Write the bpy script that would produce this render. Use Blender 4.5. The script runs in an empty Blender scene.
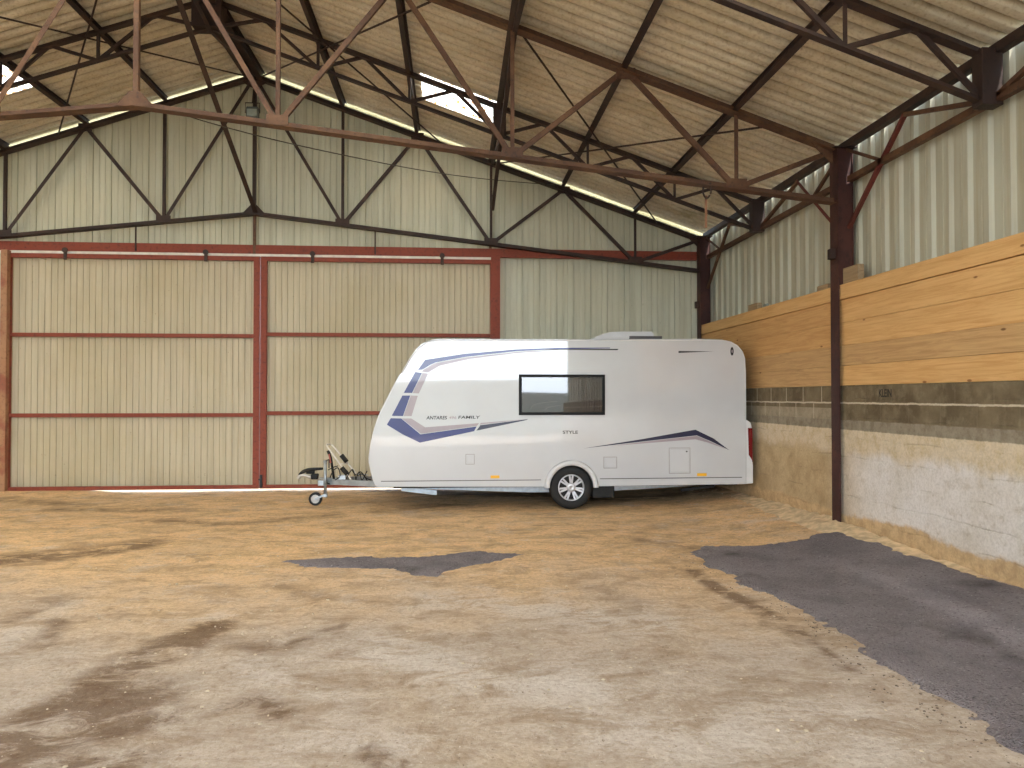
import bpy, bmesh, math, random
import numpy as np
from mathutils import Vector, Matrix, noise
random.seed(7)
PI = math.pi
C = bpy.context.scene.collection
sc = bpy.context.scene

# ------------------------------------------------------------------ camera
CAM_H, YAW, PITCH, F = 1.75, 0.0787, 0.0172, 740.0
def at(px, py, Y=None, z=None, X=None):
    """photo pixel -> point on a plane Y=, z= or X= of the place"""
    u, v = (px-512)/F, -(py-384)/F
    c, s = math.cos(PITCH), math.sin(PITCH)
    d, up = c - s*v, s + c*v
    c, s = math.cos(YAW), math.sin(YAW)
    dx, dy, dz = c*u + s*d, -s*u + c*d, up
    if Y is not None: t = Y/dy
    elif z is not None: t = (z-CAM_H)/dz
    else: t = X/dx
    return Vector((dx*t, dy*t, CAM_H + dz*t))
cam = bpy.data.cameras.new('camera'); co = bpy.data.objects.new('camera', cam); C.objects.link(co)
cam.sensor_width = 36; cam.lens = F/1024*36; cam.clip_end = 500
co.location = (0, 0, CAM_H); co.rotation_euler = (PI/2+PITCH, 0, -YAW)
sc.camera = co

# ------------------------------------------------------------------ object helpers
def obj(name, bm, m, parent=None, smooth=False):
    me = bpy.data.meshes.new(name)
    if isinstance(bm, bmesh.types.BMesh):
        bmesh.ops.recalc_face_normals(bm, faces=bm.faces[:])
        bm.to_mesh(me); bm.free()
    else:
        me.from_pydata(bm[0], [], bm[1]); me.update()
    o = bpy.data.objects.new(name, me); C.objects.link(o)
    if m: me.materials.append(m)
    if smooth:
        for p in me.polygons: p.use_smooth = True
    if parent:
        o.parent = parent
        if parent.get('_loc') is not None: pass
    return o
def tag(o, label=None, cat=None, group=None, kind=None):
    if label: o['label'] = label
    if cat: o['category'] = cat
    if group: o['group'] = group
    if kind: o['kind'] = kind
    return o
def empty(name, loc, label, cat, group=None):
    o = bpy.data.objects.new(name, None); C.objects.link(o)
    o.location = loc; o.empty_display_size = .1
    return tag(o, label, cat, group)
def part(name, bm, m, parent, smooth=False):
    """a part given in place coordinates, parented under a thing standing at its own location"""
    off = Vector((0,0,0)); p = parent
    while p is not None: off += p.location; p = p.parent
    if isinstance(bm, bmesh.types.BMesh): bmesh.ops.translate(bm, verts=bm.verts[:], vec=-off)
    else: bm = ([tuple(Vector(v)-off) for v in bm[0]], bm[1])
    return obj(name, bm, m, parent, smooth)
def B(): return bmesh.new()
def box(bm, a, b, bev=0):
    a, b = Vector(a), Vector(b)
    r = bmesh.ops.create_cube(bm, size=1)
    vs = r['verts']
    for v in vs: v.co = Vector(((a.x+b.x)/2+v.co.x*abs(b.x-a.x), (a.y+b.y)/2+v.co.y*abs(b.y-a.y), (a.z+b.z)/2+v.co.z*abs(b.z-a.z)))
    if bev:
        es = list({e for v in vs for e in v.link_edges})
        bmesh.ops.bevel(bm, geom=es, offset=bev, segments=2, affect='EDGES', profile=.5)
    return bm
SEC = {
 'box': lambda w,d,t: [[(-w/2,-d/2),(w/2,-d/2),(w/2,d/2),(-w/2,d/2)]],
 'L':   lambda w,d,t: [[(-w/2,0),(w/2,0),(w/2,t),(-w/2+t,t),(-w/2+t,d),(-w/2,d)]],
 'Lr':  lambda w,d,t: [[(w/2,0),(-w/2,0),(-w/2,t),(w/2-t,t),(w/2-t,d),(w/2,d)]],
 'T':   lambda w,d,t: [[(-w/2,-d/2),(-w/2,d/2),(-w/2+t,d/2),(-w/2+t,t/2),(w/2,t/2),(w/2,-t/2),(-w/2+t,-t/2),(-w/2+t,-d/2)]],
 'I':   lambda w,d,t: [[(-w/2,-d/2),(-w/2,d/2),(-w/2+t,d/2),(-w/2+t,t/2),(w/2-t,t/2),(w/2-t,d/2),(w/2,d/2),(w/2,-d/2),(w/2-t,-d/2),(w/2-t,-t/2),(-w/2+t,-t/2),(-w/2+t,-d/2)]],
}
def bar(bm, p0, p1, w, d, kind='box', n=(0,1,0), t=.007):
    """steel section from p0 to p1; w lies across the bar in the plane whose normal is n, d lies along n"""
    p0, p1, n = Vector(p0), Vector(p1), Vector(n)
    a = (p1-p0).normalized(); b = a.cross(n).normalized(); n = b.cross(a).normalized()
    if b.z > 0 or (abs(b.z) < 1e-6 and b.x < 0): b = -b
    for poly in SEC[kind](w, d, t):
        v0 = [bm.verts.new(p0 - b*x + n*y) for x, y in poly]
        v1 = [bm.verts.new(p1 - b*x + n*y) for x, y in poly]
        k = len(poly)
        for i in range(k): bm.faces.new((v0[i], v0[(i+1)%k], v1[(i+1)%k], v1[i]))
        bm.faces.new(v0[::-1]); bm.faces.new(v1)
    return bm
def tube(bm, pts, r, n=8, closed=False):
    pts = [Vector(p) for p in pts]; rings = []
    k = len(pts)
    for i, p in enumerate(pts):
        a = (pts[(i+1) % k if closed else min(i+1, k-1)] - pts[(i-1) if (closed or i) else 0]).normalized()
        h = Vector((0,0,1)) if abs(a.z) < .9 else Vector((1,0,0))
        u = a.cross(h).normalized(); w = a.cross(u)
        rr = r[i] if isinstance(r, (list, tuple)) else r
        rings.append([bm.verts.new(p + u*math.cos(2*PI*j/n)*rr + w*math.sin(2*PI*j/n)*rr) for j in range(n)])
    for i in range(k if closed else k-1):
        A, D_ = rings[i], rings[(i+1) % k]
        for j in range(n): bm.faces.new((A[j], A[(j+1)%n], D_[(j+1)%n], D_[j]))
    if not closed: bm.faces.new(rings[0][::-1]); bm.faces.new(rings[-1])
    return bm
def smooth_path(pts, n=6):
    pts = [Vector(p) for p in pts]; out = []
    for i in range(len(pts)-1):
        p0, p1, p2, p3 = pts[max(i-1,0)], pts[i], pts[i+1], pts[min(i+2, len(pts)-1)]
        for j in range(n):
            t = j/n
            out.append(.5*((2*p1)+(-p0+p2)*t+(2*p0-5*p1+4*p2-p3)*t*t+(-p0+3*p1-3*p2+p3)*t**3))
    return out + [pts[-1]]
def prism(bm, poly, y0, y1):
    """polygon of (x, z) pairs extruded along Y"""
    a = [bm.verts.new((x, y0, z)) for x, z in poly]; b = [bm.verts.new((x, y1, z)) for x, z in poly]
    k = len(poly)
    for i in range(k): bm.faces.new((a[i], a[(i+1)%k], b[(i+1)%k], b[i]))
    fa = bm.faces.new(a[::-1]); fb = bm.faces.new(b)
    return bm
def cyl(bm, c, r, y0, y1, n=32, r2=None):
    a = [(c[0]+r*math.cos(2*PI*i/n), y0, c[1]+r*math.sin(2*PI*i/n)) for i in range(n)]
    b = [(c[0]+(r2 or r)*math.cos(2*PI*i/n), y1, c[1]+(r2 or r)*math.sin(2*PI*i/n)) for i in range(n)]
    va = [bm.verts.new(p) for p in a]; vb = [bm.verts.new(p) for p in b]
    for i in range(n): bm.faces.new((va[i], va[(i+1)%n], vb[(i+1)%n], vb[i]))
    bm.faces.new(va[::-1]); bm.faces.new(vb)
    return bm
def lathe(bm, c, prof, n=40, closed=True):
    """profile of (radius, y) turned about the Y axis through c=(x,z)"""
    rings = [[bm.verts.new((c[0]+r*math.cos(2*PI*i/n), y, c[1]+r*math.sin(2*PI*i/n))) for i in range(n)] for r, y in prof]
    k = len(rings)
    for j in range(k if closed else k-1):
        A, D_ = rings[j], rings[(j+1) % k]
        for i in range(n): bm.faces.new((A[i], A[(i+1)%n], D_[(i+1)%n], D_[i]))
    return bm
def text_bm(s, x0, x1, z0, z1, place, thick=.0015, shear=0):
    cu = bpy.data.curves.new('t', 'FONT'); cu.body = s; cu.extrude = thick; cu.shear = shear; cu.offset = .018
    o = bpy.data.objects.new('t', cu); C.objects.link(o)
    dg = bpy.context.evaluated_depsgraph_get(); dg.update()
    me = bpy.data.meshes.new_from_object(o.evaluated_get(dg))
    bm = B(); bm.from_mesh(me)
    bpy.data.objects.remove(o); bpy.data.meshes.remove(me); bpy.data.curves.remove(cu)
    xs = [v.co.x for v in bm.verts]; ys = [v.co.y for v in bm.verts]
    for v in bm.verts:
        v.co = place(x0+(v.co.x-min(xs))/(max(xs)-min(xs))*(x1-x0), z0+(v.co.y-min(ys))/(max(ys)-min(ys))*(z1-z0), v.co.z)
    return bm

# ------------------------------------------------------------------ material helpers
class M:
    def __init__(s, name):
        s.m = bpy.data.materials.new(name); s.m.use_nodes = True
        s.t = s.m.node_tree; s.N = s.t.nodes; s.L = s.t.links
        s.b = s.N['Principled BSDF']; s.pos = None
    def lk(s, a, b): s.L.new(a, b)
    def setv(s, sock, v):
        if hasattr(v, 'is_linked') or isinstance(v, bpy.types.NodeSocket): s.lk(v, sock)
        else: sock.default_value = v if not isinstance(v, tuple) or len(v) != 3 or sock.type != 'RGBA' else (*v, 1)
    def P(s):
        if not s.pos: s.pos = s.N.new('ShaderNodeNewGeometry').outputs['Position']
        return s.pos
    def O(s): return s.N.new('ShaderNodeTexCoord').outputs['Object']
    def xyz(s, v=None):
        n = s.N.new('ShaderNodeSeparateXYZ'); s.lk(v or s.P(), n.inputs[0]); return n.outputs
    def mapv(s, v, scale, loc=(0,0,0)):
        n = s.N.new('ShaderNodeMapping'); s.lk(v, n.inputs[0]); n.inputs['Scale'].default_value = scale; n.inputs['Location'].default_value = loc
        return n.outputs[0]
    def math(s, op, a, b=0., c=0.):
        n = s.N.new('ShaderNodeMath'); n.operation = op
        s.setv(n.inputs[0], a); s.setv(n.inputs[1], b); s.setv(n.inputs[2], c); return n.outputs[0]
    def noise(s, scale, detail=4, v=None, rough=.55, dist=0):
        n = s.N.new('ShaderNodeTexNoise'); n.inputs['Scale'].default_value = scale; n.inputs['Detail'].default_value = detail
        n.inputs['Roughness'].default_value = rough; n.inputs['Distortion'].default_value = dist
        s.lk(v or s.P(), n.inputs['Vector']); return n.outputs['Fac']
    def vor(s, scale, v=None, feat='F1'):
        n = s.N.new('ShaderNodeTexVoronoi'); n.inputs['Scale'].default_value = scale; n.feature = feat
        s.lk(v or s.P(), n.inputs['Vector']); return n.outputs['Distance']
    def ramp(s, f, lo, hi, a=0., b=1., smooth=True):
        n = s.N.new('ShaderNodeMapRange'); n.interpolation_type = 'SMOOTHSTEP' if smooth else 'LINEAR'
        s.setv(n.inputs['Value'], f)
        n.inputs['From Min'].default_value = lo; n.inputs['From Max'].default_value = hi
        n.inputs['To Min'].default_value = a; n.inputs['To Max'].default_value = b
        return n.outputs['Result']
    def mix(s, f, a, b, mode='MIX'):
        n = s.N.new('ShaderNodeMix'); n.data_type = 'RGBA'; n.blend_type = mode
        s.setv(n.inputs[0], f); s.setv(n.inputs[6], a); s.setv(n.inputs[7], b); return n.outputs[2]
    def attr(s, name):
        n = s.N.new('ShaderNodeAttribute'); n.attribute_name = name; return n.outputs['Fac']
    def bump(s, h, dist=.01, strength=.6):
        n = s.N.new('ShaderNodeBump'); n.inputs['Distance'].default_value = dist; n.inputs['Strength'].default_value = strength
        s.lk(h, n.inputs['Height']); s.lk(n.outputs[0], s.b.inputs['Normal'])
    def done(s, col=None, rough=.7, metal=0., spec=None, coat=None):
        if col is not None: s.setv(s.b.inputs['Base Color'], col)
        s.setv(s.b.inputs['Roughness'], rough); s.setv(s.b.inputs['Metallic'], metal)
        if spec is not None: s.b.inputs['Specular IOR Level'].default_value = spec
        if coat: s.b.inputs['Coat Weight'].default_value = coat; s.b.inputs['Coat Roughness'].default_value = .03; s.b.inputs['Coat IOR'].default_value = 1.9
        return s.m
def srgb(r, g, b):
    f = lambda c: (c/255/12.92 if c/255 <= .04045 else ((c/255+.055)/1.055)**2.4)
    return (f(r), f(g), f(b))
def simple(name, col, rough=.6, metal=0., var=.12, scale=6, **k):
    m = M(name); n = m.noise(scale, 4, m.O())
    a = tuple(min(1, c*(1+var)) for c in col); b = tuple(c*(1-var) for c in col)
    return m.done(m.mix(m.ramp(n, .3, .7), a, b), rough, metal, **k)

# steel: rusty brown paint
def steel(name, base, rust, dirt, amt=(.45,.62)):
    m = M(name); o = m.O()
    n1 = m.noise(2.2, 6, m.P(), .65); n2 = m.noise(19, 4, m.P())
    c = m.mix(m.ramp(n1, *amt), base, rust); c = m.mix(m.ramp(n2, .5, .75, 0, .7), c, dirt)
    m.bump(n2, .003, .4)
    return m.done(c, .62, 0, spec=.4)
m_steel = steel('rusted steel brown', srgb(86,57,39), srgb(108,76,52), srgb(48,34,26))
m_steel_dark = steel('rusted steel dark', srgb(52,36,30), srgb(68,47,37), srgb(32,25,22))
m_col = steel('column steel', srgb(62,32,27), srgb(76,42,34), srgb(38,24,22))
m_dred = steel('dark red brace', srgb(104,44,36), srgb(96,48,38), srgb(66,34,28))
m_red = steel('red oxide steel', srgb(136,62,42), srgb(122,54,38), srgb(84,42,32), (.5,.8))
m_tan_post = steel('faded painted steel', srgb(170,125,92), srgb(150,92,70), srgb(120,86,60))

# metal cladding
m = M('pale cladding'); x = m.xyz()
st = m.noise(1.0, 5, m.mapv(m.P(), (7, 7, .35)), .6); bl = m.noise(.45, 3)
c = m.mix(m.ramp(st, .35, .75), srgb(202,202,182), srgb(180,180,158))
c = m.mix(m.ramp(bl, .4, .7, 0, .4), c, srgb(206,198,168))
sp = m.noise(30, 3, m.mapv(m.P(), (1,1,.4))); c = m.mix(m.ramp(sp, .7, .78, 0, .5), c, srgb(120,112,86))
m_clad = m.done(c, .5, 0, spec=.35)
m = M('door cladding'); st = m.noise(1.2, 5, m.mapv(m.P(), (9, 9, .5)), .6); bl = m.noise(.6, 4)
c = m.mix(m.ramp(st, .35, .75), srgb(196,186,160), srgb(180,170,145))
c = m.mix(m.ramp(bl, .4, .7, 0, .7), c, srgb(178,166,134))
dt = m.ramp(m.xyz()[2], .0, .5, .5, 0); c = m.mix(m.math('MULTIPLY', dt, m.noise(5, 5)), c, srgb(120,108,86))
sp = m.noise(24, 3); c = m.mix(m.ramp(sp, .7, .76, 0, .55), c, srgb(110,98,76))
m_door = m.done(c, .5, 0, spec=.35)
m = M('side cladding'); st = m.noise(1.0, 5, m.mapv(m.P(), (7, 7, .35)), .6)
c = m.mix(m.ramp(st, .35, .75), srgb(186,186,168), srgb(168,160,136))
m_side = m.done(c, .45, 0, spec=.4)

# roof sheets: fibre cement with moss and stains
m = M('fibre cement roof'); x = m.xyz()
n = m.noise(1.8, 5, m.mapv(m.P(), (.5, 1.2, .5)), .6); n2 = m.noise(28, 4); n3 = m.noise(.8, 5, m.P(), .6)
c = m.mix(m.ramp(n, .35, .68), srgb(222,213,192), srgb(204,193,168))
c = m.mix(m.ramp(n2, .45, .8, 0, .5), c, srgb(150,126,86))
c = m.mix(m.ramp(n3, .62, .74, 0, .45), c, srgb(134,128,74))
# algae and dust along every flute; its dark tone also paints in groove shade
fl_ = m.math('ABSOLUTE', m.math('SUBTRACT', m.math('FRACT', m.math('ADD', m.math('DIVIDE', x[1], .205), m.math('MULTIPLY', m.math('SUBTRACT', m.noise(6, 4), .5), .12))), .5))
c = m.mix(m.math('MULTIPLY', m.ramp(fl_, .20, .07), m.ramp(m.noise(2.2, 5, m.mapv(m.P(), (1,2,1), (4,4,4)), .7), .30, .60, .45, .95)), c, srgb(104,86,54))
lich = m.noise(9, 5, m.P(), .7); c = m.mix(m.math('MULTIPLY', m.ramp(lich, .5, .7), .22), c, srgb(130,116,84))
m.bump(n2, .004, .5)
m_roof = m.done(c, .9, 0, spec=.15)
# translucent sheet
m = M('translucent roof sheet'); n = m.noise(16, 4); n.node
tr = m.N.new('ShaderNodeBsdfTranslucent'); sp = m.noise(22, 3, m.mapv(m.P(), (1, .4, 1)))
m.lk(m.mix(m.ramp(sp, .52, .60), srgb(255,246,225), srgb(150,96,44)), tr.inputs[0])
ms = m.N.new('ShaderNodeMixShader'); ms.inputs[0].default_value = .0
tp = m.N.new('ShaderNodeBsdfTransparent'); m.lk(tr.outputs[0], ms.inputs[1]); m.lk(tp.outputs[0], ms.inputs[2])
m.lk(ms.outputs[0], m.N['Material Output'].inputs[0]); m_trans = m.m

# ------------------------------------------------------------------ building dimensions
D, Y1 = 14.12, 8.95; BAY = D-Y1; YH = (D+Y1)/2; Y15 = Y1-BAY/2; YN = Y1-BAY
XR, XC, A1, PP = -3.73, 4.87, 1.633, 1.404          # ridge, column line, first and other panels
ZR, ZE = 7.85, 4.90
HALF = XC-XR; XL = XR-HALF
def kx(k):
    if abs(k) >= 6: return XR+math.copysign(HALF, k)
    if abs(k) < 1: return XR + k*A1
    return XR+math.copysign(A1+(abs(k)-1)*PP, k)
def roof_z(x): return ZR-(ZR-ZE)*abs(x-XR)/HALF
def low_z(x): return 5.18-(5.18-4.21)*abs(x-XR)/HALF
YB = D+.19      # gable cladding plane
YF = -9.7       # open front of the barn
SL = (ZR-ZE)/HALF; CS = 1/math.sqrt(1+SL*SL)
def prand(*a): return noise.noise(Vector(a))

# ------------------------------------------------------------------ floor
def floor_z(x, y):
    t = min(1, max(0, (x-3.3)/1.5)); t = t*t*(3-2*t)
    t2 = min(1, max(0, (-6.0-x)/.8))*min(1, max(0, (y-13.4)/.5))
    return .12*t + .045*t2 + .012*prand(x*.5, y*.5, 3)
gx = np.arange(-13.2, 5.11, .09); gy = np.arange(YF-.2, 14.45, .09)
nx, ny = len(gx), len(gy)
verts = [(float(x), float(y), floor_z(float(x), float(y))+.006*prand(x*2.3, y*2.3, 1)) for y in gy for x in gx]
faces = [(j*nx+i, j*nx+i+1, (j+1)*nx+i+1, (j+1)*nx+i) for j in range(ny-1) for i in range(nx-1)]
V = np.array([v[:2] for v in verts])
def seg_field(paths):
    """paths: (points in photo pixels, radius in metres, weight) -> smooth blobs along polylines"""
    f = np.zeros(len(V))
    for pts, r, w in paths:
        P = [at(px, py, z=0) for px, py in pts]
        for a, b in zip(P[:-1], P[1:]):
            a2, b2 = np.array(a[:2]), np.array(b[:2]); d = b2-a2; L = max(1e-9, d@d)
            t = np.clip(((V-a2)@d)/L, 0, 1); q = a2+t[:,None]*d
            dist = np.sqrt(((V-q)**2).sum(1)); f = np.maximum(f, w*np.clip(1-dist/r, 0, 1)**.8)
    return f
stain = seg_field([
 ([(215,625),(150,655),(90,690),(40,720),(0,745)], .30, 1), ([(130,700),(60,735),(0,760)], .45, .9),
 ([(110,735),(180,715),(260,700),(280,715)], .14, .95), ([(280,650),(210,640),(170,660)], .2, .6),
 ([(0,560),(60,555),(140,545)], .55, .9), ([(60,600),(20,620)], .3, .5), ([(150,520),(230,525),(330,515)], .35, .6),
 ([(0,500),(80,505)], .5, .6), ([(380,510),(450,505)], .5, .5), ([(690,570),(720,590),(770,615),(800,635)], .14, 1),
 ([(770,615),(850,670)], .1, .8), ([(280,585),(320,598)], .25, .5), ([(370,752),(400,766)], .12, 1), ([(60,768),(130,760)], .2, .9),
 ([(60,510),(190,510)], .4, .6), ([(580,500),(740,494)], .5, .9), ([(380,490),(560,497)], .6, .75),
 ([(40,645),(60,620)], .15, .7), ([(560,580),(640,600)], .25, .35), ([(240,660),(300,640),(345,625)], .1, .7), ([(640,540),(690,548)], .3, .6)])
pale = seg_field([
 ([(430,600),(560,610),(660,625)], .5, .8), ([(380,650),(480,680),(600,690)], .45, .9), ([(560,720),(700,740),(860,720)], .45, .8),
 ([(160,620),(240,615)], .35, .6), ([(600,620),(665,628)], .16, 1), ([(250,670),(330,700)], .3, .6), ([(0,640),(80,600)], .4, .5),
 ([(300,740),(460,750)], .3, .6), ([(860,760),(900,740)], .3, .6), ([(820,530),(760,525),(700,530)], .3, .6)])
me_f = bpy.data.meshes.new('floor'); me_f.from_pydata(verts, [], faces); me_f.update()
for nm, f in (('stain', stain), ('pale', pale)):
    at_ = me_f.attributes.new(nm, 'FLOAT', 'POINT'); at_.data.foreach_set('value', f.astype(np.float32))
for p in me_f.polygons: p.use_smooth = True
m = M('dirty concrete floor'); P_ = m.P(); x = m.xyz()
n1 = m.noise(.55, 6, m.mapv(P_, (1, .75, 1)), .6); n2 = m.noise(2.4, 9, m.mapv(P_, (.7, 1.2, 1)), .74, .5); n3 = m.noise(26, 5, P_, .75)
n4 = m.noise(7, 7, m.mapv(P_, (.8, 1.1, 1), (2,7,0)), .72, .6)
depth = m.math('ADD', x[1], m.math('MULTIPLY', m.math('SUBTRACT', n1, .5), 7))
c = m.mix(m.ramp(depth, 4.5, 9.0), srgb(186,173,160), srgb(236,196,144))
c = m.mix(m.ramp(n1, .45, .7, 0, .45), c, srgb(190,166,134))
c = m.mix(m.ramp(n2, .42, .70, 0, .75), c, srgb(146,124,100))
c = m.mix(m.ramp(n4, .50, .72, 0, .65), c, srgb(132,108,82))
c = m.mix(m.ramp(n4, .46, .30, 0, .55), c, srgb(212,200,184))
c = m.mix(m.ramp(m.noise(1.3, 8, m.mapv(P_, (1,1,1), (5,3,0)), .74), .52, .70, 0, .5), c, srgb(202,192,182))
pl = m.math('MULTIPLY', m.attr('pale'), m.ramp(n2, .64, .40)); c = m.mix(m.ramp(pl, .1, .8, 0, .6), c, srgb(210,203,196))
sn = m.noise(3.2, 9, m.mapv(P_, (.8, 1.2, 1), (9,2,0)), .76, .6)
sv = m.math('MULTIPLY', m.attr('stain'), m.ramp(sn, .30, .60)); c = m.mix(m.ramp(sv, .04, .7, 0, .82), c, srgb(92,66,44))
peb = m.noise(48, 3, P_, .6); c = m.mix(m.ramp(peb, .64, .72, 0, .8), c, srgb(84,66,50)); c = m.mix(m.ramp(peb, .34, .27, 0, .7), c, srgb(228,220,208))
c = m.mix(m.ramp(n3, .40, .68, 0, .45), c, srgb(138,116,92))
h = m.math('ADD', m.math('MULTIPLY', n2, 1.2), m.math('ADD', m.math('MULTIPLY', n3, .4), m.math('MULTIPLY', n4, .6)))
m.bump(h, .025, .7)
m_floor = m.done(c, m.ramp(n2, .3, .7, .62, .9), 0, spec=.3); me_f.materials.append(m_floor)
fl = bpy.data.objects.new('floor', me_f); C.objects.link(fl); tag(fl, kind='structure')

# asphalt / gravel patches: thin sheets of loose gravel lying on the concrete
m = M('asphalt gravel'); P_ = m.P()
v = m.vor(70); n = m.noise(1.6, 6, P_, .65); n2 = m.noise(90, 2)
n2 = m.noise(42, 4, P_, .7)
c = m.mix(m.ramp(n, .35, .7), srgb(142,134,137), srgb(120,113,117)); c = m.mix(m.ramp(n2, .60, .70, 0, .8), c, srgb(186,180,178))
c = m.mix(m.ramp(n2, .44, .34, 0, .85), c, srgb(72,66,68)); c = m.mix(m.ramp(m.noise(.9, 5), .6, .72, 0, .6), c, srgb(62,54,52))
m.bump(m.math('ADD', v, m.math('MULTIPLY', n2, 1.2)), .02, 1.); m_asph = m.done(c, .85, 0, spec=.3)
def patch(name, poly, step, label, height):
    W_ = [at(px, py, z=floor_z(4.4, 6) if px > 900 and py < 620 else .0) for px, py in poly]
    Q = np.array([w[:2] for w in W_])
    x0, y0 = Q.min(0)-.2; x1, y1 = Q.max(0)+.2
    x1 = min(x1, 4.80)
    xs = np.arange(x0, x1+1e-6, step); ys = np.arange(y0, y1+1e-6, step)
    G = np.array([(x, y) for y in ys for x in xs]); inside = np.zeros(len(G), bool); dmin = np.full(len(G), 1e9)
    for a, b in zip(Q, np.roll(Q, -1, 0)):
        cond = ((a[1] > G[:,1]) != (b[1] > G[:,1]))
        with np.errstate(divide='ignore', invalid='ignore'):
            xi = (b[0]-a[0])*(G[:,1]-a[1])/(b[1]-a[1]+1e-12)+a[0]
        inside ^= cond & (G[:,0] < xi)
        d = b-a; L = d@d; t = np.clip(((G-a)@d)/L, 0, 1); dmin = np.minimum(dmin, np.sqrt(((G-(a+t[:,None]*d))**2).sum(1)))
    sd = np.where(inside, dmin, -dmin); vs = []; idx = {}; fs = []
    nxx = len(xs)
    for i, (gx_, gy_) in enumerate(G):
        s = sd[i] + .09*prand(gx_*2.2, gy_*2.2, 5) + .06*prand(gx_*7, gy_*7, 2) + .05*prand(gx_*19, gy_*19, 4)
        z = floor_z(gx_, gy_) - .012 + height*min(1, max(-.6, s/.12)) + .006*prand(gx_*12, gy_*12, 8)
        vs.append((gx_, gy_, z)); sd[i] = s
    for j in range(len(ys)-1):
        for i in range(nxx-1):
            q = (j*nxx+i, j*nxx+i+1, (j+1)*nxx+i+1, (j+1)*nxx+i)
            if max(sd[k] for k in q) > -.06: fs.append(q)
    used = sorted({k for f in fs for k in f}); mp = {k: n for n, k in enumerate(used)}
    o = obj(name, ([vs[k] for k in used], [tuple(mp[k] for k in f) for f in fs]), m_asph, smooth=True)
    return tag(o, label, 'gravel', kind='stuff')
patch('asphalt_gravel', [(688,551),(702,546),(745,546),(800,544),(850,539),(880,543),(940,563),(1000,583),(1100,615),(1250,700),(1250,900),(1130,840),(1024,755),(1000,742),(960,712),(900,682),(850,645),(800,612),(740,585),(705,565)], .045,
      'large dark grey patch of asphalt gravel on the floor along the right wall', .034)
patch('asphalt_gravel', [(266,561),(340,557),(420,556),(480,551),(530,553),(505,560),(468,567),(442,578),(415,577),(380,570),(300,568)], .035,
      'small dark grey patch of asphalt gravel in the middle of the floor', .03)

# loose crumbs and pebbles
def crumbs(name, pts, mat, label, r0, r1, seed):
    rnd = random.Random(seed); bm = B()
    for x_, y_ in pts(rnd):
        rr = rnd.uniform(r0, r1); res = bmesh.ops.create_icosphere(bm, subdivisions=1, radius=rr)
        sx, sy, sz = rnd.uniform(.7,1.5), rnd.uniform(.7,1.4), rnd.uniform(.4,.8)
        for v_ in res['verts']: v_.co = Vector((v_.co.x*sx*rnd.uniform(.8,1.1)+x_, v_.co.y*sy+y_, v_.co.z*sz+floor_z(x_, y_)+rr*.25))
    return tag(obj(name, bm, mat), label, 'pebbles', kind='stuff')
edge = [at(px, py, z=0) for px, py in ((690,552),(740,585),(800,612),(850,645),(900,682),(960,712),(1010,748))]
def near_edge(rnd):
    for _ in range(330):
        i_ = rnd.randrange(len(edge)-1); p_ = edge[i_].lerp(edge[i_+1], rnd.random()); yield p_.x+rnd.gauss(-.02,.14), p_.y+rnd.gauss(0,.14)
def anywhere(rnd):
    for _ in range(420): yield rnd.uniform(-4, 3.2), rnd.uniform(2.8, 9)
    for _ in range(160): yield rnd.gauss(4.5,.2), rnd.uniform(5, 13)
crumbs('loose_gravel', near_edge, simple('dark pebble', srgb(112,98,86), .9), 'dark crumbs of gravel scattered along the edge of the large patch', .003, .009, 3)
crumbs('loose_pebbles', anywhere, simple('pale pebble', srgb(186,172,150), .9, var=.3), 'small pale pebbles scattered over the concrete floor', .004, .012, 4)
# earth and crumbs heaped along the foot of the right wall
hx = [4.28+.045*i for i in range(13)]; hy = [6.2+.06*i for i in range(118)]; vs, fs = [], []
for y_ in hy:
    e = max(0, 1-abs(y_-9.3)/3.1)
    for i, x_ in enumerate(hx):
        t = i/(len(hx)-1); hgt = (.13*t**1.6)*(e**.6)*(.55+.9*abs(prand(x_*2.5, y_*1.7, 6))+.35*prand(x_*9, y_*9, 3))
        vs.append((x_, y_, floor_z(x_, y_)-.02+hgt+.03*t*e))
for j in range(len(hy)-1):
    for i in range(len(hx)-1): fs.append((j*13+i, j*13+i+1, (j+1)*13+i+1, (j+1)*13+i))
tag(obj('earth_heap', (vs, fs), simple('dry earth', srgb(206,182,146), .95, var=.25, scale=9), smooth=True), 'low heap of dry sandy earth along the foot of the right wall', 'earth', kind='stuff')
# ------------------------------------------------------------------ outside ground
m = M('pale ground outside'); c = m.mix(m.ramp(m.noise(.3, 5), .35, .7), srgb(172,162,132), srgb(150,140,108)); m_out = m.done(c, .9)
bm = B(); a = 120
for (x0, y0, x1, y1) in [(-a,14.5,a,a),(-a,YF-.1,-12.9,14.5),(5.12,YF-.1,a,14.5)]:
    bm.faces.new([bm.verts.new(p) for p in ((x0,y0,-.03),(x1,y0,-.03),(x1,y1,-.03),(x0,y1,-.03))])
tag(obj('ground_outside', bm, m_out), kind='structure')

m = M('worn yard ground'); c = m.mix(m.ramp(m.noise(.5, 6), .35, .7), srgb(78,73,60), srgb(62,66,46)); m_yard = m.done(c, .95)
bm = B(); g = [[bm.verts.new((x, y, -.03 + 3.6*max(0, min(1, (-y-40)/25))+.8*prand(x*.06, y*.06, 1)*max(0, min(1, (-y-35)/25)))) for x in range(-a, a+1, 8)] for y in [YF-.1]+list(range(-16, -a, -6))]
for j in range(len(g)-1):
    for i in range(len(g[0])-1): bm.faces.new((g[j][i], g[j][i+1], g[j+1][i+1], g[j+1][i]))
tag(obj('ground_yard', bm, m_yard, smooth=True), kind='structure')
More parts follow.
